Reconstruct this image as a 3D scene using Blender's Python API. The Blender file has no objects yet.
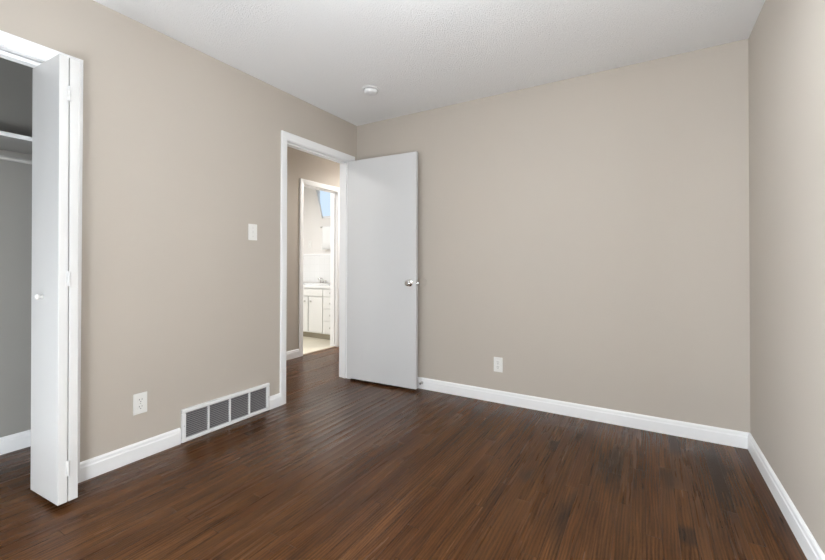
import bpy, bmesh, math, random
from mathutils import Vector, Matrix

random.seed(7)
scn = bpy.context.scene
COL = scn.collection
PI = math.pi

# ------------------------------------------------------------------ camera
F_PX, CY_PX = 396.844, 261.293
YAW, PITCH, ROLL = 0.53570, 0.0081, 0.0020
cd = bpy.data.cameras.new('camera')
cd.sensor_width = 36.0
cd.lens = F_PX / 825.0 * 36.0
cd.shift_y = -(280.0 - CY_PX) / 825.0
cd.clip_start = 0.02
cam = bpy.data.objects.new('camera', cd)
COL.objects.link(cam)
R0 = Vector((math.cos(YAW), math.sin(YAW), 0)); F0 = Vector((-math.sin(YAW), math.cos(YAW), 0)); U0 = Vector((0, 0, 1))
F1 = F0 * math.cos(PITCH) + U0 * math.sin(PITCH); U1 = -F0 * math.sin(PITCH) + U0 * math.cos(PITCH)
R1 = R0 * math.cos(ROLL) + U1 * math.sin(ROLL); U2 = -R0 * math.sin(ROLL) + U1 * math.cos(ROLL)
M = Matrix((R1, U2, -F1)).transposed().to_4x4()
M.translation = Vector((2.4457, -3.0493, 1.0878))
cam.matrix_world = M
scn.camera = cam

# ------------------------------------------------------------------ view, world, light
scn.view_settings.view_transform = 'Standard'
scn.view_settings.look = 'None'
scn.view_settings.gamma = 1.0
scn.view_settings.use_curve_mapping = False
scn.view_settings.exposure = 0.17

w = bpy.data.worlds.new('sky'); scn.world = w; w.use_nodes = True
bg = w.node_tree.nodes['Background']
bg.inputs[0].default_value = (0.66, 0.82, 1.0, 1)
bg.inputs[1].default_value = 0.95

def area(name, loc, rot, sx, sy, power, color=(1, 1, 1)):
    l = bpy.data.lights.new(name, 'AREA'); l.shape = 'RECTANGLE'; l.size = sx; l.size_y = sy
    l.energy = power; l.color = color
    o = bpy.data.objects.new(name, l); o.location = loc; o.rotation_euler = rot; COL.objects.link(o)
    return o

FILL_TINT = (0.90, 0.985, 1.06)
# added area light, aimed through the rear window to brighten the right wall
sk = area('right_wall_fill', (-1.98, -5.75, 1.5), (0, 0, 0), 1.6, 1.6, 540, FILL_TINT)
sk.rotation_euler = (Vector((0.8, -3.62, 1.5)) - sk.location).to_track_quat('-Z', 'Y').to_euler()
BEDROOM_FILL = 30.0; FLOOR_FILL = 76.0; LOW_FILL = 24.0; HALL_FILL = 23.0; BATH_FILL = 30.0  # powers of the unseen lamps added to even out the light

# ------------------------------------------------------------------ helpers
def link(o, parent=None):
    COL.objects.link(o)
    if parent: o.parent = parent
    return o

def obj(name, bm, mat, parent=None, bevel=0.0, seg=2, smooth=False):
    bmesh.ops.recalc_face_normals(bm, faces=bm.faces[:])
    me = bpy.data.meshes.new(name); bm.to_mesh(me); bm.free()
    o = bpy.data.objects.new(name, me); link(o, parent)
    if mat: me.materials.append(mat)
    if smooth:
        for p in me.polygons: p.use_smooth = True
    if bevel > 0:
        b = o.modifiers.new('bevel', 'BEVEL'); b.width = bevel; b.segments = seg; b.limit_method = 'ANGLE'; b.angle_limit = math.radians(40)
    return o

def thing(name, label, cat, loc=(0, 0, 0), rz=0.0, group=None):
    o = bpy.data.objects.new(name, None); o.empty_display_size = 0.05
    o.location = loc; o.rotation_euler = (0, 0, rz); link(o)
    return tag(o, label, cat, group)

def tag(o, label=None, cat=None, group=None, kind=None):
    if label: o['label'] = label
    if cat: o['category'] = cat
    if group: o['group'] = group
    if kind: o['kind'] = kind
    return o

def struct(name, bm, mat, bevel=0.0, label=None, seg=2, smooth=False):
    o = obj(name, bm, mat, None, bevel, seg, smooth); o['kind'] = 'structure'
    if label: o['label'] = label
    return o

def box(bm, x0, x1, y0, y1, z0, z1):
    vs = [bm.verts.new((x, y, z)) for z in (z0, z1) for (x, y) in ((x0, y0), (x1, y0), (x1, y1), (x0, y1))]
    for f in ((3, 2, 1, 0), (4, 5, 6, 7), (0, 1, 5, 4), (1, 2, 6, 5), (2, 3, 7, 6), (3, 0, 4, 7)):
        bm.faces.new([vs[i] for i in f])
    return vs

def boxes(*bs):
    bm = bmesh.new()
    for b in bs: box(bm, *b)
    return bm

def xform(bm, mat):
    bmesh.ops.transform(bm, matrix=mat, verts=bm.verts[:]); return bm

def lathe(prof, axis='z', seg=32, bm=None, center=(0, 0, 0)):
    """prof: list of (radius, height)"""
    bm = bm or bmesh.new(); rings = []
    def pt(r, h, a):
        c, s = r * math.cos(a), r * math.sin(a)
        v = {'z': (c, s, h), '-y': (c, -h, s), 'x': (h, c, s)}[axis]
        return (v[0] + center[0], v[1] + center[1], v[2] + center[2])
    for r, h in prof:
        if r < 1e-6: rings.append([bm.verts.new(pt(0, h, 0))])
        else: rings.append([bm.verts.new(pt(r, h, 2 * PI * k / seg)) for k in range(seg)])
    for a, b in zip(rings, rings[1:]):
        for k in range(seg):
            k2 = (k + 1) % seg
            if len(a) == 1 and len(b) == 1: continue
            if len(a) == 1: bm.faces.new((a[0], b[k], b[k2]))
            elif len(b) == 1: bm.faces.new((a[k], a[k2], b[0]))
            else: bm.faces.new((a[k], a[k2], b[k2], b[k]))
    for ring in (rings[0], rings[-1]):
        if len(ring) > 2: bm.faces.new(ring)
    return bm

def tube(pts, r, seg=12, bm=None):
    bm = bm or bmesh.new(); pts = [Vector(p) for p in pts]; rings = []
    for i, p in enumerate(pts):
        t = (pts[min(i + 1, len(pts) - 1)] - pts[max(i - 1, 0)]).normalized()
        a = Vector((0, 0, 1)) if abs(t.z) < 0.9 else Vector((0, 1, 0))
        n = t.cross(a).normalized(); b = t.cross(n)
        rr = r[i] if isinstance(r, (list, tuple)) else r
        rings.append([bm.verts.new(p + (n * math.cos(2 * PI * k / seg) + b * math.sin(2 * PI * k / seg)) * rr) for k in range(seg)])
    for a, b in zip(rings, rings[1:]):
        for k in range(seg):
            bm.faces.new((a[k], a[(k + 1) % seg], b[(k + 1) % seg], b[k]))
    bm.faces.new(rings[0]); bm.faces.new(rings[-1])
    return bm

def extrude_profile(bm, prof, p0, p1, out, up=Vector((0, 0, 1))):
    """sweep a closed 2D profile (out, up) from p0 to p1"""
    p0, p1, out = Vector(p0), Vector(p1), Vector(out)
    ra = [bm.verts.new(p0 + out * a + up * b) for a, b in prof]
    rb = [bm.verts.new(p1 + out * a + up * b) for a, b in prof]
    n = len(prof)
    for i in range(n):
        j = (i + 1) % n
        bm.faces.new((ra[i], ra[j], rb[j], rb[i]))
    bm.faces.new(ra); bm.faces.new(rb)
    return bm

# ------------------------------------------------------------------ materials
def srgb(r, g, b):
    def f(c):
        c /= 255.0
        return c / 12.92 if c <= 0.04045 else ((c + 0.055) / 1.055) ** 2.4
    return (f(r), f(g), f(b), 1)

class NT:
    def __init__(s, name):
        s.m = bpy.data.materials.new(name); s.m.use_nodes = True
        s.t = s.m.node_tree; s.b = s.t.nodes['Principled BSDF']
    def n(s, typ, **kw):
        x = s.t.nodes.new(typ)
        for k, v in kw.items(): setattr(x, k, v)
        return x
    def l(s, a, b): s.t.links.new(a, b)
    def val(s, sock, v):
        if isinstance(v, (int, float)): sock.default_value = v
        else: s.l(v, sock)
    def math(s, op, a, b=None, c=None, clamp=False):
        x = s.n('ShaderNodeMath', operation=op); x.use_clamp = clamp
        s.val(x.inputs[0], a)
        if b is not None: s.val(x.inputs[1], b)
        if c is not None: s.val(x.inputs[2], c)
        return x.outputs[0]
    def comb(s, a, b, c):
        x = s.n('ShaderNodeCombineXYZ'); s.val(x.inputs[0], a); s.val(x.inputs[1], b); s.val(x.inputs[2], c); return x.outputs[0]
    def noise(s, vec, scale, detail=3, rough=0.55):
        x = s.n('ShaderNodeTexNoise'); s.l(vec, x.inputs['Vector']); x.inputs['Scale'].default_value = scale
        x.inputs['Detail'].default_value = detail; x.inputs['Roughness'].default_value = rough; return x.outputs['Fac']
    def white(s, vec):
        x = s.n('ShaderNodeTexWhiteNoise', noise_dimensions='3D'); s.l(vec, x.inputs['Vector']); return x.outputs['Value']
    def mix(s, fac, a, b, mode='MIX'):
        x = s.n('ShaderNodeMix', data_type='RGBA', blend_type=mode)
        s.val(x.inputs[0], fac)
        for i, v in ((6, a), (7, b)):
            if isinstance(v, tuple): x.inputs[i].default_value = v
            else: s.l(v, x.inputs[i])
        return x.outputs[2]
    def smooth(s, v, lo, hi, a=0.0, b=1.0):
        x = s.n('ShaderNodeMapRange', interpolation_type='SMOOTHSTEP'); s.val(x.inputs[0], v)
        for i, q in enumerate((lo, hi, a, b)): x.inputs[i + 1].default_value = q
        return x.outputs[0]
    def bump(s, h, strength, dist):
        x = s.n('ShaderNodeBump'); x.inputs['Strength'].default_value = strength; x.inputs['Distance'].default_value = dist
        s.l(h, x.inputs['Height']); s.l(x.outputs[0], s.b.inputs['Normal']); return x
    def pos(s): return s.n('ShaderNodeNewGeometry').outputs['Position']

def plain(name, col, rough=0.5, metal=0.0, bump=0.0, bscale=40.0, tone=0.0, spec=None):
    t = NT(name); t.b.inputs['Roughness'].default_value = rough; t.b.inputs['Metallic'].default_value = metal
    t.b.inputs['Base Color'].default_value = col
    if spec is not None: t.b.inputs['Specular IOR Level'].default_value = spec
    if tone > 0:
        f = t.noise(t.pos(), 2.2, 3)
        t.l(t.mix(f, tuple(c * (1 - tone) for c in col[:3]) + (1,), tuple(min(1, c * (1 + tone)) for c in col[:3]) + (1,)), t.b.inputs['Base Color'])
    if bump > 0: t.bump(t.noise(t.pos(), bscale, 3), bump, 0.002)
    return t.m

WALL = plain('beige_wall_paint', (0.502, 0.452, 0.395, 1), 0.62, bump=0.12, bscale=160, tone=0.012, spec=0.3)
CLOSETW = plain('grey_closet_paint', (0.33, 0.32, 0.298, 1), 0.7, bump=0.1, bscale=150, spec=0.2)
BATHW = plain('brightened_bathroom_paint', (0.80, 0.775, 0.745, 1), 0.55, bump=0.08, bscale=150)  # lighter than its likely beige: the bright light is put into the colour
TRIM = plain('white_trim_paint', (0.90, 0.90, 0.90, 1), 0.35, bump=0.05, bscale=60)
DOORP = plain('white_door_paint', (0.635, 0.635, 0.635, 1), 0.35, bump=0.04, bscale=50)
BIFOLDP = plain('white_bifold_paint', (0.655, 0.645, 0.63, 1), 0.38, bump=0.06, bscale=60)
PLASTIC = plain('white_plastic', (0.82, 0.81, 0.78, 1), 0.35)
DETECT = plain('white_detector_plastic', (0.80, 0.80, 0.80, 1), 0.4)
SLOT = plain('dark_slot', (0.03, 0.03, 0.03, 1), 0.6)
CHROME = plain('brushed_chrome', (0.72, 0.71, 0.69, 1), 0.16, 1.0)
STEEL = plain('satin_steel', (0.55, 0.54, 0.52, 1), 0.32, 1.0)
VENTW = plain('white_vent_enamel', (0.80, 0.80, 0.80, 1), 0.35)
LOUVER = plain('grey_louver_enamel', (0.26, 0.245, 0.25, 1), 0.45)
DARK = plain('dark_duct', (0.035, 0.033, 0.035, 1), 0.9)
COUNTER = plain('white_cultured_marble', (0.88, 0.88, 0.87, 1), 0.15, tone=0.02)
CABINET = plain('white_cabinet_paint', (0.82, 0.82, 0.80, 1), 0.35)
TOEK = plain('beige_toe_kick', (0.38, 0.34, 0.26, 1), 0.6)
TOWEL = plain('white_towel_cloth', (0.86, 0.86, 0.85, 1), 0.95, bump=0.6, bscale=300)
BUMPER = plain('beige_bumper_vinyl', (0.48, 0.43, 0.375, 1), 0.4)
RUBBER = plain('grey_rubber', (0.2, 0.2, 0.2, 1), 0.7)
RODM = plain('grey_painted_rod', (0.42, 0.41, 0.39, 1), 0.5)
SHELF_SHADED = plain('shaded_shelf_paint', (0.34, 0.335, 0.32, 1), 0.6)  # board darkened so the shade under the shelf sits in its colour
SILL = plain('aluminium_threshold', (0.35, 0.27, 0.19, 1), 0.4)

# ceiling: white orange-peel / popcorn texture
t = NT('white_textured_ceiling')
t.b.inputs['Base Color'].default_value = (0.88, 0.88, 0.88, 1); t.b.inputs['Roughness'].default_value = 0.9
t.b.inputs['Specular IOR Level'].default_value = 0.1
p = t.pos()
hgt = t.math('ADD', t.noise(p, 75, 4, 0.65), t.math('MULTIPLY', t.smooth(t.noise(p, 150, 2), 0.5, 0.72), 0.6))
t.bump(hgt, 0.55, 0.006)
CEIL = t.m

# bathroom tile wall
t = NT('white_wall_tile')
br = t.n('ShaderNodeTexBrick'); br.offset = 0.0
sp = t.n('ShaderNodeSeparateXYZ'); t.l(t.pos(), sp.inputs[0])
t.l(t.comb(sp.outputs[0], sp.outputs[2], 0.0), br.inputs['Vector'])
br.inputs['Scale'].default_value = 1.0; br.inputs['Brick Width'].default_value = 0.108; br.inputs['Row Height'].default_value = 0.108
br.inputs['Mortar Size'].default_value = 0.0022; br.inputs['Color1'].default_value = (0.84, 0.84, 0.83, 1)
br.inputs['Color2'].default_value = (0.82, 0.82, 0.81, 1); br.inputs['Mortar'].default_value = (0.79, 0.79, 0.78, 1)
t.l(br.outputs['Color'], t.b.inputs['Base Color']); t.b.inputs['Roughness'].default_value = 0.12
t.bump(t.math('SUBTRACT', 1.0, br.outputs['Fac']), 0.4, 0.002)
TILE = t.m

# cream bathroom floor
t = NT('cream_vinyl_floor')
sp = t.n('ShaderNodeSeparateXYZ'); t.l(t.pos(), sp.inputs[0])
f = t.noise(t.pos(), 9, 4)
t.l(t.mix(f, (0.66, 0.60, 0.47, 1), (0.78, 0.73, 0.61, 1)), t.b.inputs['Base Color']); t.b.inputs['Roughness'].default_value = 0.3
BATHF = t.m

# clear window glass
t = NT('clear_glass')
tr = t.n('ShaderNodeBsdfTransparent'); gl = t.n('ShaderNodeBsdfGlossy'); gl.inputs['Roughness'].default_value = 0.02
fr = t.n('ShaderNodeLayerWeight'); fr.inputs[0].default_value = 0.12; mx = t.n('ShaderNodeMixShader')
t.l(t.math('MULTIPLY', fr.outputs['Facing'], 0.35), mx.inputs[0]); t.l(tr.outputs[0], mx.inputs[1]); t.l(gl.outputs[0], mx.inputs[2])
t.l(mx.outputs[0], t.t.nodes['Material Output'].inputs['Surface'])
GLASS = t.m

# dark stained strip oak floor, boards run along Y
t = NT('dark_stained_oak_strips')
BW = 0.0572
sp = t.n('ShaderNodeSeparateXYZ'); t.l(t.pos(), sp.inputs[0]); X, Y = sp.outputs[0], sp.outputs[1]
u = t.math('DIVIDE', t.math('ADD', X, 5.0), BW)
row = t.math('FLOOR', u); fu = t.math('SUBTRACT', u, row)
r1 = t.white(t.comb(row, 3.7, 1.0)); r2 = t.white(t.comb(row, 9.1, 2.0))
length = t.math('MULTIPLY_ADD', r2, 0.7, 0.75)
v = t.math('DIVIDE', t.math('ADD', t.math('ADD', Y, 20.0), t.math('MULTIPLY', r1, 1.3)), length)
cell = t.math('FLOOR', v); fv = t.math('SUBTRACT', v, cell)
rb = t.white(t.comb(row, cell, 5.0)); rb2 = t.white(t.comb(row, cell, 8.0))
# grain
def gvec(ky, ox, oz):
    return t.comb(t.math('MULTIPLY_ADD', rb, ox, X), t.math('MULTIPLY', Y, ky), t.math('MULTIPLY', rb2, oz))
g1 = t.noise(gvec(0.030, 31.0, 7.0), 150, 3, 0.6)          # line grain
g2 = t.noise(gvec(0.055, 17.0, 3.0), 42, 2, 0.5)           # broader figure
g3 = t.noise(gvec(0.120, 11.0, 5.0), 420, 2, 0.5)          # pores
wv = t.n('ShaderNodeTexWave', wave_type='BANDS', bands_direction='X')
t.l(gvec(0.10, 5.0, 2.0), wv.inputs['Vector'])
wv.inputs['Scale'].default_value = 24; wv.inputs['Distortion'].default_value = 9.0; wv.inputs['Detail'].default_value = 2; wv.inputs['Detail Scale'].default_value = 0.9
grain = t.math('ADD', t.math('ADD', t.math('MULTIPLY', g1, 0.40), t.math('MULTIPLY', g2, 0.26)), t.math('ADD', t.math('MULTIPLY', wv.outputs['Fac'], 0.12), t.math('MULTIPLY', g3, 0.22)))
base = t.mix(t.smooth(grain, 0.25, 0.75), (0.027, 0.0104, 0.0033, 1), (0.156, 0.0645, 0.0220, 1))
tone = t.math('MULTIPLY_ADD', rb2, 0.22, 0.86)
tonec = t.n('ShaderNodeCombineColor'); [t.l(tone, tonec.inputs[i]) for i in range(3)]
base = t.mix(1.0, base, tonec.outputs[0], 'MULTIPLY')
# uneven stain: wide bands along the boards
big = t.noise(t.comb(X, t.math('MULTIPLY', Y, 0.13), 0.0), 7.5, 2)
base = t.mix(t.smooth(big, 0.40, 0.66, 0.0, 0.65), base, t.mix(1.0, base, (0.62, 0.54, 0.50, 1), 'MULTIPLY'))
# old dark stains that follow single boards
STAINS = [(2.274, -0.636, 0.05, 0.273), (1.96, -0.55, 0.028, 0.083), (1.916, -0.976, 0.028, 0.096), (2.543, -0.64, 0.028, 0.139), (2.766, -0.465, 0.04, 0.386), (2.141, -1.236, 0.026, 0.26), (2.588, -1.104, 0.03, 0.068), (1.809, -1.227, 0.026, 0.194), (2.584, -0.124, 0.028, 0.19)]
nz = t.noise(t.comb(X, t.math('MULTIPLY', Y, 0.3), 0.0), 22, 3)
st = None
rowx = t.math('SUBTRACT', t.math('MULTIPLY', t.math('ADD', row, 0.5), BW), 5.0)
rx = t.math('ADD', t.math('MULTIPLY', rowx, 0.75), t.math('MULTIPLY', X, 0.25))
for (sx, sy, hw, hl) in STAINS:
    dx = t.math('DIVIDE', t.math('ABSOLUTE', t.math('SUBTRACT', rx, sx)), hw)
    dy = t.math('DIVIDE', t.math('ABSOLUTE', t.math('SUBTRACT', Y, sy)), hl)
    d = t.math('ADD', t.math('MULTIPLY', dx, dx), t.math('MULTIPLY', dy, dy))
    k = t.smooth(t.math('ADD', d, t.math('MULTIPLY_ADD', nz, 1.4, -0.7)), 0.25, 1.6, 1.0, 0.0)
    st = k if st is None else t.math('MAXIMUM', st, k)
base = t.mix(t.math('MULTIPLY', st, 0.62), base, (0.016, 0.0110, 0.0085, 1))
# joints between boards
du = t.math('MULTIPLY', t.math('MINIMUM', fu, t.math('SUBTRACT', 1.0, fu)), BW)
dv = t.math('MULTIPLY', t.math('MINIMUM', fv, t.math('SUBTRACT', 1.0, fv)), length)
seam = t.math('MINIMUM', du, dv)
sm = t.smooth(seam, 0.0003, 0.0013, 1.0, 0.0)
base = t.mix(t.math('MULTIPLY', sm, 0.55), base, (0.012, 0.006, 0.004, 1))
t.l(base, t.b.inputs['Base Color'])
# specular raised to put a sheen near the doorway; boards cupped there too
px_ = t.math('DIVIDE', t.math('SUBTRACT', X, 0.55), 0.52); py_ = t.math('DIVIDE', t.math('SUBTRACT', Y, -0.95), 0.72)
sheen_ = t.smooth(t.math('ADD', t.math('MULTIPLY', px_, px_), t.math('MULTIPLY', py_, py_)), 0.25, 1.5, 1.0, 0.0)
t.l(t.math('ADD', t.math('MULTIPLY_ADD', rb, 0.06, 0.19), t.math('MULTIPLY', g2, 0.08)), t.b.inputs['Roughness'])
t.l(t.math('MULTIPLY_ADD', sheen_, 0.34, 0.17), t.b.inputs['Specular IOR Level'])
r5 = t.white(t.comb(row, 1.3, 4.0))
cup = t.math('MULTIPLY', t.math('POWER', t.math('ABSOLUTE', t.math('SUBTRACT', fu, 0.5)), 2.0), t.math('MULTIPLY', t.math('MULTIPLY_ADD', sheen_, 0.85, 0.15), t.math('MULTIPLY_ADD', r5, 0.009, 0.003)))
hh = t.math('ADD', cup, t.math('MULTIPLY', sm, -0.0004))
bp = t.n('ShaderNodeBump'); bp.inputs['Strength'].default_value = 1.0; bp.inputs['Distance'].default_value = 1.0
t.l(hh, bp.inputs['Height']); t.l(bp.outputs[0], t.b.inputs['Normal'])
FLOOR = t.m

# ------------------------------------------------------------------ the shell
W, H, REAR = 2.964, 2.44, -3.62
DY0, DY1, DH = -0.872, -0.105, 2.064          # bedroom doorway (finished opening)
CY0, CY1, CH = -3.36, -2.252, 2.045           # closet opening
BX = -1.09                                    # hall face of the bathroom wall
BY0, BY1, BH = 0.352, 0.955, 2.045            # bathroom doorway
BACKY = 1.75                                  # bathroom vanity wall

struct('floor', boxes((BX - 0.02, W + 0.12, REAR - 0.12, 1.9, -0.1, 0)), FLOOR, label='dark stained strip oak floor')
struct('floor_bathroom', boxes((-3.4, BX - 0.02, -0.8, 1.9, -0.1, 0.0)), BATHF, label='cream bathroom floor beyond the hall')
struct('ceiling', boxes((-3.4, W + 0.12, REAR - 0.12, 1.9, H, H + 0.1)), CEIL, label='white textured ceiling')
struct('wall_back', boxes((0, W, 0, 0.12, 0, H)), WALL, label='beige back wall behind the white door')
struct('wall_right', boxes((W, W + .12, REAR - .12, 0.12, 0, H)), WALL, label='beige right wall')
RR = (0.15, 1.45, 0.22, 2.1)
struct('wall_rear', boxes((-0.85, RR[0], REAR - .12, REAR, 0, H), (RR[1], W, REAR - .12, REAR, 0, H), (RR[0], RR[1], REAR - .12, REAR, 0, RR[2]), (RR[0], RR[1], REAR - .12, REAR, RR[3], H)), WALL)
J = 0.018
struct('wall_left', boxes((-.12, 0, REAR, CY0 - J, 0, H), (-.12, 0, CY1 + J, DY0 - J, 0, H), (-.12, 0, DY1 + J, 1.75, 0, H),
                          (-.12, 0, CY0 - J, CY1 + J, CH + J, H), (-.12, 0, DY0 - J, DY1 + J, DH + J, H)), WALL, label='beige left wall with the closet and the doorway')
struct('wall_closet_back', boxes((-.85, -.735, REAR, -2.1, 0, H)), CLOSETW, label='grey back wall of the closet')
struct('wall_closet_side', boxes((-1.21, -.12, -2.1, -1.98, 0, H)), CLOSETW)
struct('wall_hall', boxes((BX - .12, BX, -1.98, BY0 - J, 0, H), (BX - .12, BX, BY1 + J, BACKY, 0, H), (BX - .12, BX, BY0 - J, BY1 + J, BH + J, H)), WALL, label='beige hall wall with the bathroom doorway')
# bathroom vanity wall with the window
WX0, WX1, WZ0, WZ1 = -2.275, -1.45, 1.835, 2.36
wbb = boxes((-3.4, WX0, BACKY, 1.87, 0, H), (WX1, -.12, BACKY, 1.87, 0, H), (WX0, WX1, BACKY, 1.87, 0, WZ0), (WX0, WX1, BACKY, 1.87, WZ1, H))
edge = [(-2.262, WZ1), (-2.225, 2.22), (-2.175, 2.05), (-2.14, 1.92), (-2.122, WZ0)]
for (xa_, za_), (xb_, zb_) in zip(edge, edge[1:]):      # sloping left side of the window opening
    extrude_profile(wbb, [(WX0, za_), (xa_, za_), (xb_, zb_), (WX0, zb_)], (0, BACKY, 0), (0, BACKY + .03, 0), (1, 0, 0))
struct('wall_bathroom_back', wbb, BATHW, label='brightened wall above the bathroom vanity')
struct('wall_bathroom_left', boxes((-3.4, -3.28, -.8, BACKY, 0, H)), BATHW)
struct('wall_bathroom_front', boxes((-3.28, BX - .12, -.8, -.68, 0, H)), BATHW)

# windows
def window(name, axis, a0, a1, z0, z1, d0, d1, casing_side):
    def bx(a, b, za, zb, da, db): return (a, b, da, db, za, zb) if axis == 'x' else (da, db, a, b, za, zb)
    fw = 0.04; dm = (d0 + d1) / 2
    bm = boxes(bx(a0, a0 + fw, z0, z1, dm - .02, dm + .02), bx(a1 - fw, a1, z0, z1, dm - .02, dm + .02), bx(a0 + fw, a1 - fw, z0, z0 + fw, dm - .02, dm + .02),
               bx(a0 + fw, a1 - fw, z1 - fw, z1, dm - .02, dm + .02))
    if z1 - z0 > 0.8: box(bm, *bx(a0 + fw, a1 - fw, (z0 + z1) / 2 - .02, (z0 + z1) / 2 + .02, dm - .02, dm + .02))
    o = struct(name, bm, TRIM, 0.003)
    g = obj('glass_pane', boxes(bx(a0 + fw, a1 - fw, z0 + fw, z1 - fw, dm - .003, dm + .003)), GLASS, o)
    if casing_side is not None:
        s0, s1 = casing_side; c = .065
        obj('window_casing', boxes(bx(a0 - c, a0, z0 - c, z1 + c, s0, s1), bx(a1, a1 + c, z0 - c, z1 + c, s0, s1), bx(a0, a1, z1, z1 + c, s0, s1), bx(a0, a1, z0 - c, z0, s0, s1)), TRIM, o, 0.003)
    return o
window('window_1', 'x', WX0, WX1, WZ0, WZ1, BACKY + .03, BACKY + .09, None)['label'] = 'bathroom window showing pale blue sky'
window('window_2', 'x', RR[0], RR[1], RR[2], RR[3], REAR - .12, REAR, (REAR, REAR + .016))

# doorways: jamb lining, stop, casing
def doorway(n, xa, xb, y0, y1, h, label, cas_b=True, cas_a=False, stop=True, cw=0.058, strike=False):
    bm = boxes((xa, xb, y0 - J, y0, 0, h + J), (xa, xb, y1, y1 + J, 0, h + J), (xa, xb, y0, y1, h, h + J))
    if stop:
        xs0, xs1 = xa + 0.045, xb - 0.038
        for b in ((xs0, xs1, y0, y0 + .011, 0, h), (xs0, xs1, y1 - .011, y1, 0, h), (xs0, xs1, y0 + .011, y1 - .011, h - .011, h)): box(bm, *b)
    struct('trim_%d' % n, bm, TRIM, 0.0015, label=label + ' jamb')
    rv = 0.004
    for on, x0, x1 in ((cas_b, xb, xb + .016), (cas_a, xa - .016, xa)):
        if not on: continue
        n += 1
        a, b, c = y0 - rv, y1 + rv, h + rv
        bm = bmesh.new()
        # mitred casing, outer edge thicker than the inner one
        prof = [(0, 0.010), (0.012, 0.012), (cw - .012, 0.016), (cw, 0.014)]
        sgn = 1 if x0 >= xb else -1; xw = xb if sgn > 0 else xa
        rings = []
        path = [((a, 0.0), (-1, 0)), ((a, c), (-1, 1)), ((b, c), (1, 1)), ((b, 0.0), (1, 0))]
        for (py, pz), (oy, oz) in path:
            ring = [bm.verts.new((xw + sgn * (-0.0005), py, pz))]
            for d, th in prof: ring.append(bm.verts.new((xw + sgn * th, py + oy * d, pz + oz * d)))
            ring.append(bm.verts.new((xw - sgn * 0.0005, py + oy * cw, pz + oz * cw)))
            rings.append(ring)
        k = len(rings[0])
        for ra, rb_ in zip(rings, rings[1:]):
            for i in range(k):
                j = (i + 1) % k
                bm.faces.new((ra[i], ra[j], rb_[j], rb_[i]))
        bm.faces.new(rings[0]); bm.faces.new(rings[-1])
        struct('trim_%d' % n, bm, TRIM, 0.002, label=label + ' casing')
    return n

doorway(1, -.12, 0, DY0, DY1, DH, 'white bedroom doorway', True, True)
doorway(4, -.12, 0, CY0, CY1, CH, 'white closet opening', True, False, stop=False, cw=0.06)
doorway(6, BX - .12, BX, BY0, BY1, BH, 'white bathroom doorway', True, False, cw=0.056)
# bifold track under the closet head
struct('trim_8', boxes((-.078, -.072, CY0, CY1, CH - .022, CH), (-.042, -.036, CY0, CY1, CH - .022, CH), (-.078, -.036, CY0, CY1, CH - .003, CH)), TRIM, label='white bifold track under the closet head')
struct('trim_9', boxes((BX - .045, BX - .005, BY0, BY1, 0, 0.006)), SILL, 0.003, label='thin threshold strip at the bathroom door')

# baseboards
def bprof(h=0.096, th=0.015):
    return [(0, 0), (th, 0), (th, h * .70), (th - .003, h * .76), (th - .004, h * .90), (th - .008, h * .97), (0.003, h), (0, h)]
def baseboard(name, p0, p1, out, label=None):
    bm = bmesh.new(); extrude_profile(bm, bprof(), p0, p1, out)
    return struct(name, bm, TRIM, 0.001, label)
baseboard('baseboard_left', (0, -2.190, 0), (0, -1.692, 0), (1, 0, 0), 'white baseboard on the left wall between closet and vent')
baseboard('baseboard_left_far', (0, -1.036, 0), (0, -.934, 0), (1, 0, 0), 'short white baseboard between vent and doorway')
baseboard('baseboard_back', (0, 0, 0), (W, 0, 0), (0, -1, 0), 'white baseboard on the back wall')
baseboard('baseboard_right', (W, 0, 0), (W, REAR, 0), (-1, 0, 0), 'white baseboard on the right wall')
baseboard('baseboard_rear', (0, REAR, 0), (W - .015, REAR, 0), (0, 1, 0))
baseboard('baseboard_closet', (-.735, REAR, 0), (-.735, -2.1, 0), (1, 0, 0), 'white baseboard inside the closet')
baseboard('baseboard_closet_side', (-.72, -2.1, 0), (-.12, -2.1, 0), (0, -1, 0))
baseboard('baseboard_hall', (BX, -1.98, 0), (BX, BY0 - .062, 0), (1, 0, 0), 'white baseboard on the hall wall')
baseboard('baseboard_hall_far', (BX, BY1 + .062, 0), (BX, BACKY, 0), (1, 0, 0))
# bathroom wall tile with bullnose cap
tb = boxes((-3.28, -1.21, BACKY - .008, BACKY, 0.8, 1.235))
struct('trim_10', tb, TILE, label='white tile backsplash above the vanity')
struct('trim_11', boxes((-3.28, -1.21, BACKY - .012, BACKY, 1.235, 1.258)), TRIM, 0.004, label='bullnose cap along the top of the tile backsplash')

# ------------------------------------------------------------------ bedroom door
ang = math.radians(2.5); DW, DT = 0.734, 0.035
d = thing('door_1', 'white flush bedroom door standing wide open against the back wall', 'door', (0.003, -0.142, 0), ang)
d['kind'] = 'structure'
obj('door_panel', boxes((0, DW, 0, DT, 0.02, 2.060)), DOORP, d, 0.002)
kx, kz = 0.674, 0.929
def knob_bm(sign):
    prof = [(0.0, 0.0), (0.0325, 0.0), (0.0325, 0.003), (0.028, 0.008), (0.014, 0.010), (0.011, 0.016), (0.011, 0.024), (0.016, 0.029), (0.0245, 0.036), (0.027, 0.043), (0.0255, 0.049), (0.019, 0.0535), (0.010, 0.0545), (0, 0.0545)]
    return prof
bm = lathe(knob_bm(1), '-y', 32, None, (kx, 0, kz))
obj('door_knob', bm, CHROME, d, smooth=True)
bm = lathe([(r, -h - DT) for r, h in knob_bm(1)], '-y', 32, None, (kx, 0, kz))
obj('door_knob', bm, CHROME, d, smooth=True)
lp = obj('latch_plate', boxes((DW, DW + .0015, 0.005, 0.030, kz - .029, kz + .029)), STEEL, d, 0.0005)
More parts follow.
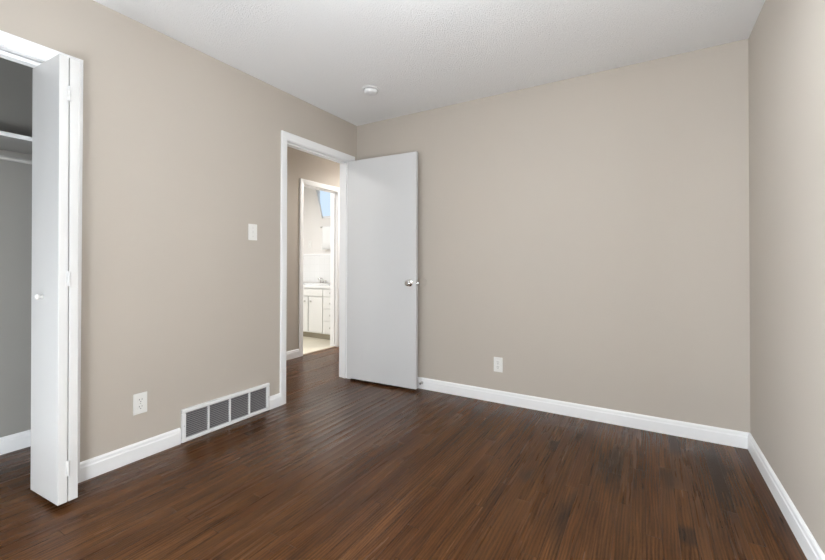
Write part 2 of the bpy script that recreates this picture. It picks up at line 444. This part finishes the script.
obj('latch_bolt', boxes((DW + .001, DW + .011, 0.010, 0.024, kz - .008, kz + .008)), CHROME, lp, 0.003)
for z in (0.24, 1.03, 1.83):
    bm = tube([(0.002, DT + .004, z - .044), (0.002, DT + .004, z + .044)], 0.0055)
    obj('hinge', bm, TRIM, d)

# closet bifold door, two panels folded against the right jamb
b = thing('door_2', 'white bifold closet door folded open at the left edge', 'door', (-0.063, -2.351, 0), math.radians(2.5))
b.rotation_euler.y = math.radians(-0.65)
b['kind'] = 'structure'
PW, PT = 0.280, 0.035
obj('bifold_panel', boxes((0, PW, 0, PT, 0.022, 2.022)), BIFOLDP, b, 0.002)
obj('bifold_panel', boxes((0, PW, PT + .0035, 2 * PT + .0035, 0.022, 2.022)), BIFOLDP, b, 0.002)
for z in (0.17, 1.018, 1.855):
    bm = boxes((PW - .003, PW + .0035, PT - .006, PT + .0095, z - .034, z + .034))
    for q in (-.022, 0, .022): tube([(PW + .003, PT + .00175, z + q - .010), (PW + .003, PT + .00175, z + q + .010)], 0.0045, 10, bm)
    obj('hinge', bm, BIFOLDP, b, 0.0006)
bm = lathe([(0, 0), (0.008, 0), (0.006, 0.006), (0.006, 0.011), (0.0115, 0.017), (0.0125, 0.022), (0.010, 0.027), (0, 0.029)], '-y', 24, None, (0.124, 0, 0.935))
obj('knob', bm, PLASTIC, b, smooth=True)
obj('pivot_pin', tube([(0.02, PT * 1.5 + .0035, 2.020), (0.02, PT * 1.5 + .0035, 2.034)], 0.005), STEEL, b)

# ------------------------------------------------------------------ closet shelf and rod
s = thing('closet_shelf', 'white edged shelf across the dark closet above the hanging rod', 'shelf', (-.555, -2.1, 1.742))
obj('board', boxes((-.18, .168, -1.51, 0, 0, .020)), SHELF_SHADED, s)
obj('front_edge', boxes((.168, .180, -1.51, 0, -.001, .0205)), TRIM, s, 0.002)['label'] = 'white front edge'
r = thing('closet_rod', 'white hanging rod running under the closet shelf', 'rod', (-.40, -2.1, 1.632))
obj('rod', tube([(0, -1.50, 0), (0, -0.004, 0)], 0.0105, 16), RODM, r, smooth=False)
obj('rod_socket', lathe([(0.02, 0), (0.02, -.004), (0.015, -.012)], 'x', 20, None, (0, 0, 0)), TRIM, r).rotation_euler = (0, 0, PI / 2)

# ------------------------------------------------------------------ return-air vent on the left wall
VL, VH = 0.648, 0.203
v_ = thing('return_air_vent', 'white baseboard return air grille with four grey louvred sections', 'vent', (0, -1.364, 0.001), PI / 2)
# local: x along wall (world +y), -y out of the wall, z up
hx = VL / 2; bw = 0.026; mull = 0.011
bm = bmesh.new()
box(bm, -hx, hx, -.020, 0, 0, bw * .9); box(bm, -hx, hx, -.020, 0, VH - bw, VH)
box(bm, -hx, -hx + bw, -.020, 0, bw * .9, VH - bw); box(bm, hx - bw, hx, -.020, 0, bw * .9, VH - bw)
obj('vent_frame', bm, VENTW, v_, 0.006, 2)
ow = (VL - 2 * bw - 3 * mull) / 4
for i in range(3):
    x0 = -hx + bw + ow * (i + 1) + mull * i
    obj('mullion', boxes((x0, x0 + mull, -.017, 0, bw * .9, VH - bw)), VENTW, v_, 0.002)
for i in range(4):
    x0 = -hx + bw + (ow + mull) * i
    bm = bmesh.new(); n = 13; z0, z1 = bw * .9, VH - bw
    for k in range(n):
        zc = z0 + (k + 0.5) * (z1 - z0) / n
        vs = box(bm, x0 - .001, x0 + ow + .001, -.0042, .0042, zc - .0006, zc + .0006)
        bmesh.ops.transform(bm, matrix=Matrix.Translation((0, -.0085, 0)) @ Matrix.Translation((0, 0, zc)) @ Matrix.Rotation(math.radians(30), 4, 'X') @ Matrix.Translation((0, 0, -zc)), verts=vs)
    obj('louver_section', bm, LOUVER, v_)
obj('duct_backing', boxes((-hx + .01, hx - .01, -.002, -.0003, .01, VH - .01)), DARK, v_)
for sx in (-1, 1):
    obj('screw', lathe([(0.0035, 0.0195), (0.0035, 0.021), (0.002, 0.0218), (0, 0.0218)], '-y', 12, None, (sx * (hx - bw * .5), 0, VH * .5)), STEEL, v_)

# ------------------------------------------------------------------ outlets and switches
def plate_bm(w_=0.072, h_=0.116, holes=()):
    return boxes((-w_ / 2, w_ / 2, -.0055, 0, -h_ / 2, h_ / 2))
def outlet(label, loc, rz):
    o = thing('wall_outlet', label, 'outlet', loc, rz, None)
    obj('cover_plate', plate_bm(), PLASTIC, o, 0.0025)
    for s in (-1, 1):
        zc = s * 0.0195
        bm = bmesh.new()
        vs = []
        for k in range(32):
            a = 2 * PI * k / 32; x = 0.0175 * math.cos(a); z = max(-.0138, min(.0138, 0.0175 * math.sin(a)))
            vs.append((x, z))
        fr_ = [bm.verts.new((x, -.0075, z + zc)) for x, z in vs]; bk = [bm.verts.new((x, -.003, z + zc)) for x, z in vs]
        bm.faces.new(fr_); bm.faces.new(bk[::-1])
        for k in range(32): bm.faces.new((fr_[k], bk[k], bk[(k + 1) % 32], fr_[(k + 1) % 32]))
        rc = obj('receptacle', bm, PLASTIC, o, 0.0008)
        sl = boxes((-.0078, -.0055, -.0080, -.0070, zc - .001, zc + .0075), (.0055, .0078, -.0080, -.0070, zc, zc + .007))
        lathe([(0.0026, 0.0070), (0.0026, 0.0080), (0, 0.0080)], '-y', 12, sl, (0, 0, zc - .008))
        obj('slots', sl, SLOT, rc)['label'] = 'dark plug slots'
    obj('screw', lathe([(0.0032, 0.005), (0.0032, 0.0064), (0, 0.0068)], '-y', 12), STEEL, o)
    return o
outlet('white duplex outlet low on the left wall beside the vent', (0, -1.912, 0.309), PI / 2)
outlet('white duplex outlet low on the back wall right of the open door', (1.4255, 0, 0.2985), 0)

def switch(label, loc, rz):
    o = thing('light_switch', label, 'switch', loc, rz)
    obj('cover_plate', plate_bm(), PLASTIC, o, 0.0025)
    bm = boxes((-.005, .005, -.008, -.004, -.012, .012))
    obj('toggle_surround', bm, PLASTIC, o, 0.0005)
    bm = boxes((-.004, .004, -.017, -.004, -.004, .006))
    xform(bm, Matrix.Rotation(math.radians(-22), 4, 'X'))
    obj('toggle', bm, PLASTIC, o, 0.0012)
    for s in (-1, 1):
        obj('screw', lathe([(0.003, 0.005), (0.003, 0.0062), (0, 0.0066)], '-y', 12, None, (0, 0, s * .030)), STEEL, o)
    return o
switch('white toggle light switch on the left wall before the doorway', (0, -1.184, 1.318), PI / 2)
switch('white light switch on the bathroom wall above the tile', (-2.385, BACKY, 1.42), 0)

# ------------------------------------------------------------------ smoke detector
sd = thing('smoke_detector', 'white round smoke detector on the ceiling near the door', 'smoke detector', (0.607, -0.59, H))
obj('base_ring', lathe([(0, 0), (0.068, 0), (0.068, -.004), (0.066, -.006), (0, -.006)], 'z', 40), DETECT, sd, smooth=False)
obj('housing', lathe([(0.053, -.005), (0.052, -.024), (0.048, -.031), (0.042, -.034), (0.030, -.0355), (0, -.036)], 'z', 40), DETECT, sd, smooth=True)
obj('vent_slots', lathe([(0.0536, -.0075), (0.0536, -.0095), (0.0520, -.0095), (0.0520, -.0075)], 'z', 40), LOUVER, sd)
obj('test_button', lathe([(0.008, -.035), (0.008, -.0372), (0.006, -.038), (0, -.038)], 'z', 20), DETECT, sd, smooth=False)

# ------------------------------------------------------------------ door bumper and door stop
wb = obj('wall_bumper', lathe([(0.037, 0), (0.037, 0.002), (0.033, 0.0045), (0.015, 0.0035), (0, 0.003)], '-y', 40), BUMPER, None, smooth=False)
wb.location = (0.746, 0, 0.932)
tag(wb, 'beige round knob bumper on the back wall behind the door edge', 'bumper')
ds = thing('door_stop', 'small metal door stop on the back baseboard by the door bottom', 'door stop', (0.745, -.015, 0.055))
obj('post', lathe([(0.012, 0), (0.012, 0.003), (0.005, 0.005), (0.0045, 0.030)], '-y', 20), STEEL, ds)
obj('rubber_tip', lathe([(0.0075, 0.029), (0.0085, 0.031), (0.0085, 0.038), (0.006, 0.041), (0, 0.041)], '-y', 20), RUBBER, ds)

# ------------------------------------------------------------------ bathroom vanity
VF = 1.22; VX0, VX1 = -2.75, -1.215
vn = thing('vanity_cabinet', 'white bathroom vanity cabinet seen through the two doorways', 'cabinet', (VX0, VF, 0))
def lb(x0, x1, y0, y1, z0, z1): return (x0 - VX0, x1 - VX0, y0 - VF, y1 - VF, z0, z1)
obj('body', boxes(lb(VX0, VX1, VF, VF + .018, 0.085, 0.742), lb(VX0, VX0 + .018, VF + .018, BACKY - .03, 0.085, 0.742), lb(VX1 - .018, VX1, VF + .018, BACKY - .03, 0.085, 0.742), lb(VX0, VX1, BACKY - .03, BACKY - .012, 0.085, 0.742), lb(VX0 + .018, VX1 - .018, VF + .018, BACKY - .03, 0.085, 0.103)), CABINET, vn)
obj('toe_kick', boxes(lb(VX0, VX1, VF + .055, BACKY - .012, 0.0, 0.085)), TOEK, vn)
def front(name, x0, x1, z0, z1, kn):
    p_ = obj(name, boxes(lb(x0, x1, VF - .016, VF - .0002, z0, z1)), CABINET, vn, 0.004)
    if kn:
        obj('knob', lathe([(0.006, .016), (0.005, .024), (0.013, .030), (0.0135, .036), (0.009, .041), (0, .042)], '-y', 20, None, (kn[0] - VX0, 0, kn[1])), STEEL, p_, smooth=True)
front('false_front', -2.17, -1.585, 0.625, 0.728, None)
front('door', -2.17, -1.876, 0.10, 0.612, (-1.925, 0.545))
front('door', -1.862, -1.588, 0.10, 0.612, (-1.806, 0.545))
front('door', -2.70, -2.18, 0.10, 0.612, (-2.22, 0.545))
front('false_front', -2.70, -2.18, 0.625, 0.728, None)
for z0, z1 in ((0.625, 0.728), (0.455, 0.612), (0.28, 0.445), (0.10, 0.27)):
    front('drawer', -1.576, -1.24, z0, z1, (-1.425, (z0 + z1) / 2))
obj('door_gap', boxes(lb(-1.875, -1.863, VF - .004, VF - .0003, 0.10, 0.612)), SLOT, vn)['label'] = 'dark gap between the two doors'

# counter with an integral oval basin
ct = thing('vanity_counter', 'white countertop with integral basin on the bathroom vanity', 'countertop', (VX0, VF, 0.742))
bm = bmesh.new()
cx_, cy_, ax, ay = -2.0 - VX0, 0.27, 0.22, 0.155
NS = 48; x0, x1, y0, y1 = 0, VX1 - VX0, -.022, BACKY - .012 - VF
def rect_pt(a):
    c, s_ = math.cos(a), math.sin(a)
    tx = ((x1 - cx_) / c if c > 0 else (x0 - cx_) / c) if abs(c) > 1e-9 else 1e9
    ty = ((y1 - cy_) / s_ if s_ > 0 else (y0 - cy_) / s_) if abs(s_) > 1e-9 else 1e9
    q = min(tx, ty); return (cx_ + c * q, cy_ + s_ * q)
angs = sorted([2 * PI * k / NS for k in range(NS)] + [math.atan2(yy - cy_, xx - cx_) % (2 * PI) for xx in (x0, x1) for yy in (y0, y1)])
rings = [[bm.verts.new((*rect_pt(a), 0.0)) for a in angs], [bm.verts.new((*rect_pt(a), 0.040)) for a in angs]]
for sc, z in ((1.06, .040), (1.0, .037), (0.93, .026), (0.82, .016), (0.6, .009), (0.2, .007)):
    rings.append([bm.verts.new((cx_ + ax * sc * math.cos(a), cy_ + ay * sc * math.sin(a), z)) for a in angs])
for ra, rb_ in zip(rings, rings[1:]):
    for i in range(len(angs)):
        j = (i + 1) % len(angs); bm.faces.new((ra[i], ra[j], rb_[j], rb_[i]))
bm.faces.new(rings[-1])
obj('top', bm, COUNTER, ct, 0.004)

# faucet
fa = thing('faucet', 'small chrome faucet at the back of the bathroom counter', 'faucet', (-2.02, VF + .455, 0.7825))
obj('base_plate', boxes((-.075, .075, -.025, .025, 0, .012)), CHROME, fa, 0.006)
sp_ = [(0, 0, .010), (0, -.005, .055), (0, -.03, .082), (0, -.075, .086), (0, -.105, .068)]
obj('spout', tube(sp_, [.016, .014, .012, .011, .010], 14), CHROME, fa, smooth=True)
for s in (-1, 1):
    h_ = obj('handle', lathe([(0.017, .010), (0.013, .030), (0.017, .036), (0.019, .050), (0.010, .056), (0, .057)], 'z', 20, None, (s * .052, 0, 0)), CHROME, fa, smooth=True)

# towel bar and towel
tbx0, tbx1, tz = -2.105, -1.5, 1.685
tbar = thing('towel_bar', 'chrome towel bar under the bathroom window', 'towel bar', (tbx0, BACKY, tz))
obj('bar', tube([(0, -.05, 0), (tbx1 - tbx0, -.05, 0)], 0.008, 14), CHROME, tbar)
for xx in (0.006, tbx1 - tbx0 - .006):
    obj('bracket', lathe([(0.02, 0), (0.02, 0.006), (0.009, 0.010), (0.009, 0.050), (0.012, 0.056), (0, 0.06)], '-y', 18, None, (xx, 0, 0)), CHROME, tbar)
bm = bmesh.new()
tx0, tx1, nx = -2.055, -1.65, 24
prof = [(-.060, -.36), (-.061, -.2), (-.060, -.02), (-.058, .006), (-.050, .0095), (-.042, .006), (-.040, -.02), (-.038, -.15), (-.037, -.30)]
grid = []
for i in range(nx + 1):
    x = tx0 + (tx1 - tx0) * i / nx
    wob = 0.004 * math.sin(i * 1.3) + 0.003 * math.sin(i * .6)
    grid.append([bm.verts.new((x, BACKY + py + wob * (min(0, pz) / -.36) * (-1 if k < 4 else 0), tz + pz)) for k, (py, pz) in enumerate(prof)])
for a, c in zip(grid, grid[1:]):
    for k in range(len(prof) - 1): bm.faces.new((a[k], a[k + 1], c[k + 1], c[k]))
tw = obj('towel', bm, TOWEL, None, smooth=True)
sol = tw.modifiers.new('thickness', 'SOLIDIFY'); sol.thickness = 0.004; sol.offset = 0
tag(tw, 'white towel hanging from the bar under the bathroom window', 'towel')

# ------------------------------------------------------------------ fill lamps added to brighten the hall and the bathroom (out of view on their ceilings)
def ceiling_fill_lamp(loc, power, label, color=(.98, .98, .97), r=0.14):
    o = thing('ceiling_fill_lamp', label, 'fill lamp', loc)
    obj('canopy', lathe([(0, 0), (r * .6, 0), (r * .6, -.02), (0, -.02)], 'z', 32), TRIM, o)
    m = NT('fill_glass'); m.b.inputs['Base Color'].default_value = (.9, .9, .88, 1)
    m.b.inputs['Emission Color'].default_value = (*color, 1); m.b.inputs['Emission Strength'].default_value = 3.0
    obj('shade', lathe([(r, -.02), (r, -.04), (r * .9, -.07), (r * .6, -.095), (0, -.105)], 'z', 32), m.m, o, smooth=True)
    l = bpy.data.lights.new('fill_disk', 'AREA'); l.shape = 'DISK'; l.size = r * 2; l.energy = power; l.color = color
    lo = bpy.data.objects.new('fill_disk', l); lo.location = (0, 0, -.115); link(lo, o)
    return o
ceiling_fill_lamp((-0.5, 1.5, H), HALL_FILL * 1.12, 'added round white fill lamp at the far end of the hall')
ceiling_fill_lamp((-0.6, -1.55, H), HALL_FILL * 0.6, 'added round white fill lamp at the near end of the hall')
ceiling_fill_lamp((-2.1, 0.1, H), BATH_FILL, 'added round white fill lamp in the bathroom', (.97, .985, 1.0))
# fill lamps added to even out the bedroom light, all out of view: one under the ceiling, two standing by the rear wall
FILLC = (.91, .98, 1.04)
def globe(name, parent, z, gr, power):
    m = NT(name + '_glass'); m.b.inputs['Base Color'].default_value = (.9, .9, .9, 1); m.b.inputs['Emission Color'].default_value = (*FILLC, 1)
    m.b.inputs['Emission Strength'].default_value = power / (PI * 4 * PI * gr * gr)
    obj('globe', lathe([(gr * math.sin(PI * k / 20), z + gr * math.cos(PI * k / 20)) for k in range(21)], 'z', 32), m.m, parent, smooth=True)
g = thing('globe_fill_lamp', 'added white globe fill lamp on a short stem under the bedroom ceiling', 'fill lamp', (1.85, -2.05, H))
obj('canopy', lathe([(0, 0), (0.06, 0), (0.06, -.015), (0.045, -.03), (0, -.03)], 'z', 32), TRIM, g)
obj('stem', lathe([(0.008, -.03), (0.008, -.19)], 'z', 16), TRIM, g)
globe('ceiling_fill_globe', g, -.31, .125, BEDROOM_FILL)
def floor_fill_lamp(loc, label, z, gr, power):
    f = thing('floor_fill_lamp', label, 'floor lamp', loc)
    obj('base', lathe([(0, 0), (0.13, 0), (0.13, .015), (0.11, .025), (0, .025)], 'z', 32), TRIM, f)
    obj('stem', lathe([(0.012, .025), (0.012, z - gr + .01)], 'z', 16), TRIM, f)
    globe('floor_fill_globe', f, z, gr, power)
floor_fill_lamp((2.1, -3.37, 0), 'taller white globe fill lamp added by the rear wall', .80, .15, FLOOR_FILL)
floor_fill_lamp((0.5, -3.40, 0), 'lower white globe fill lamp added under the rear window', .50, .14, LOW_FILL)
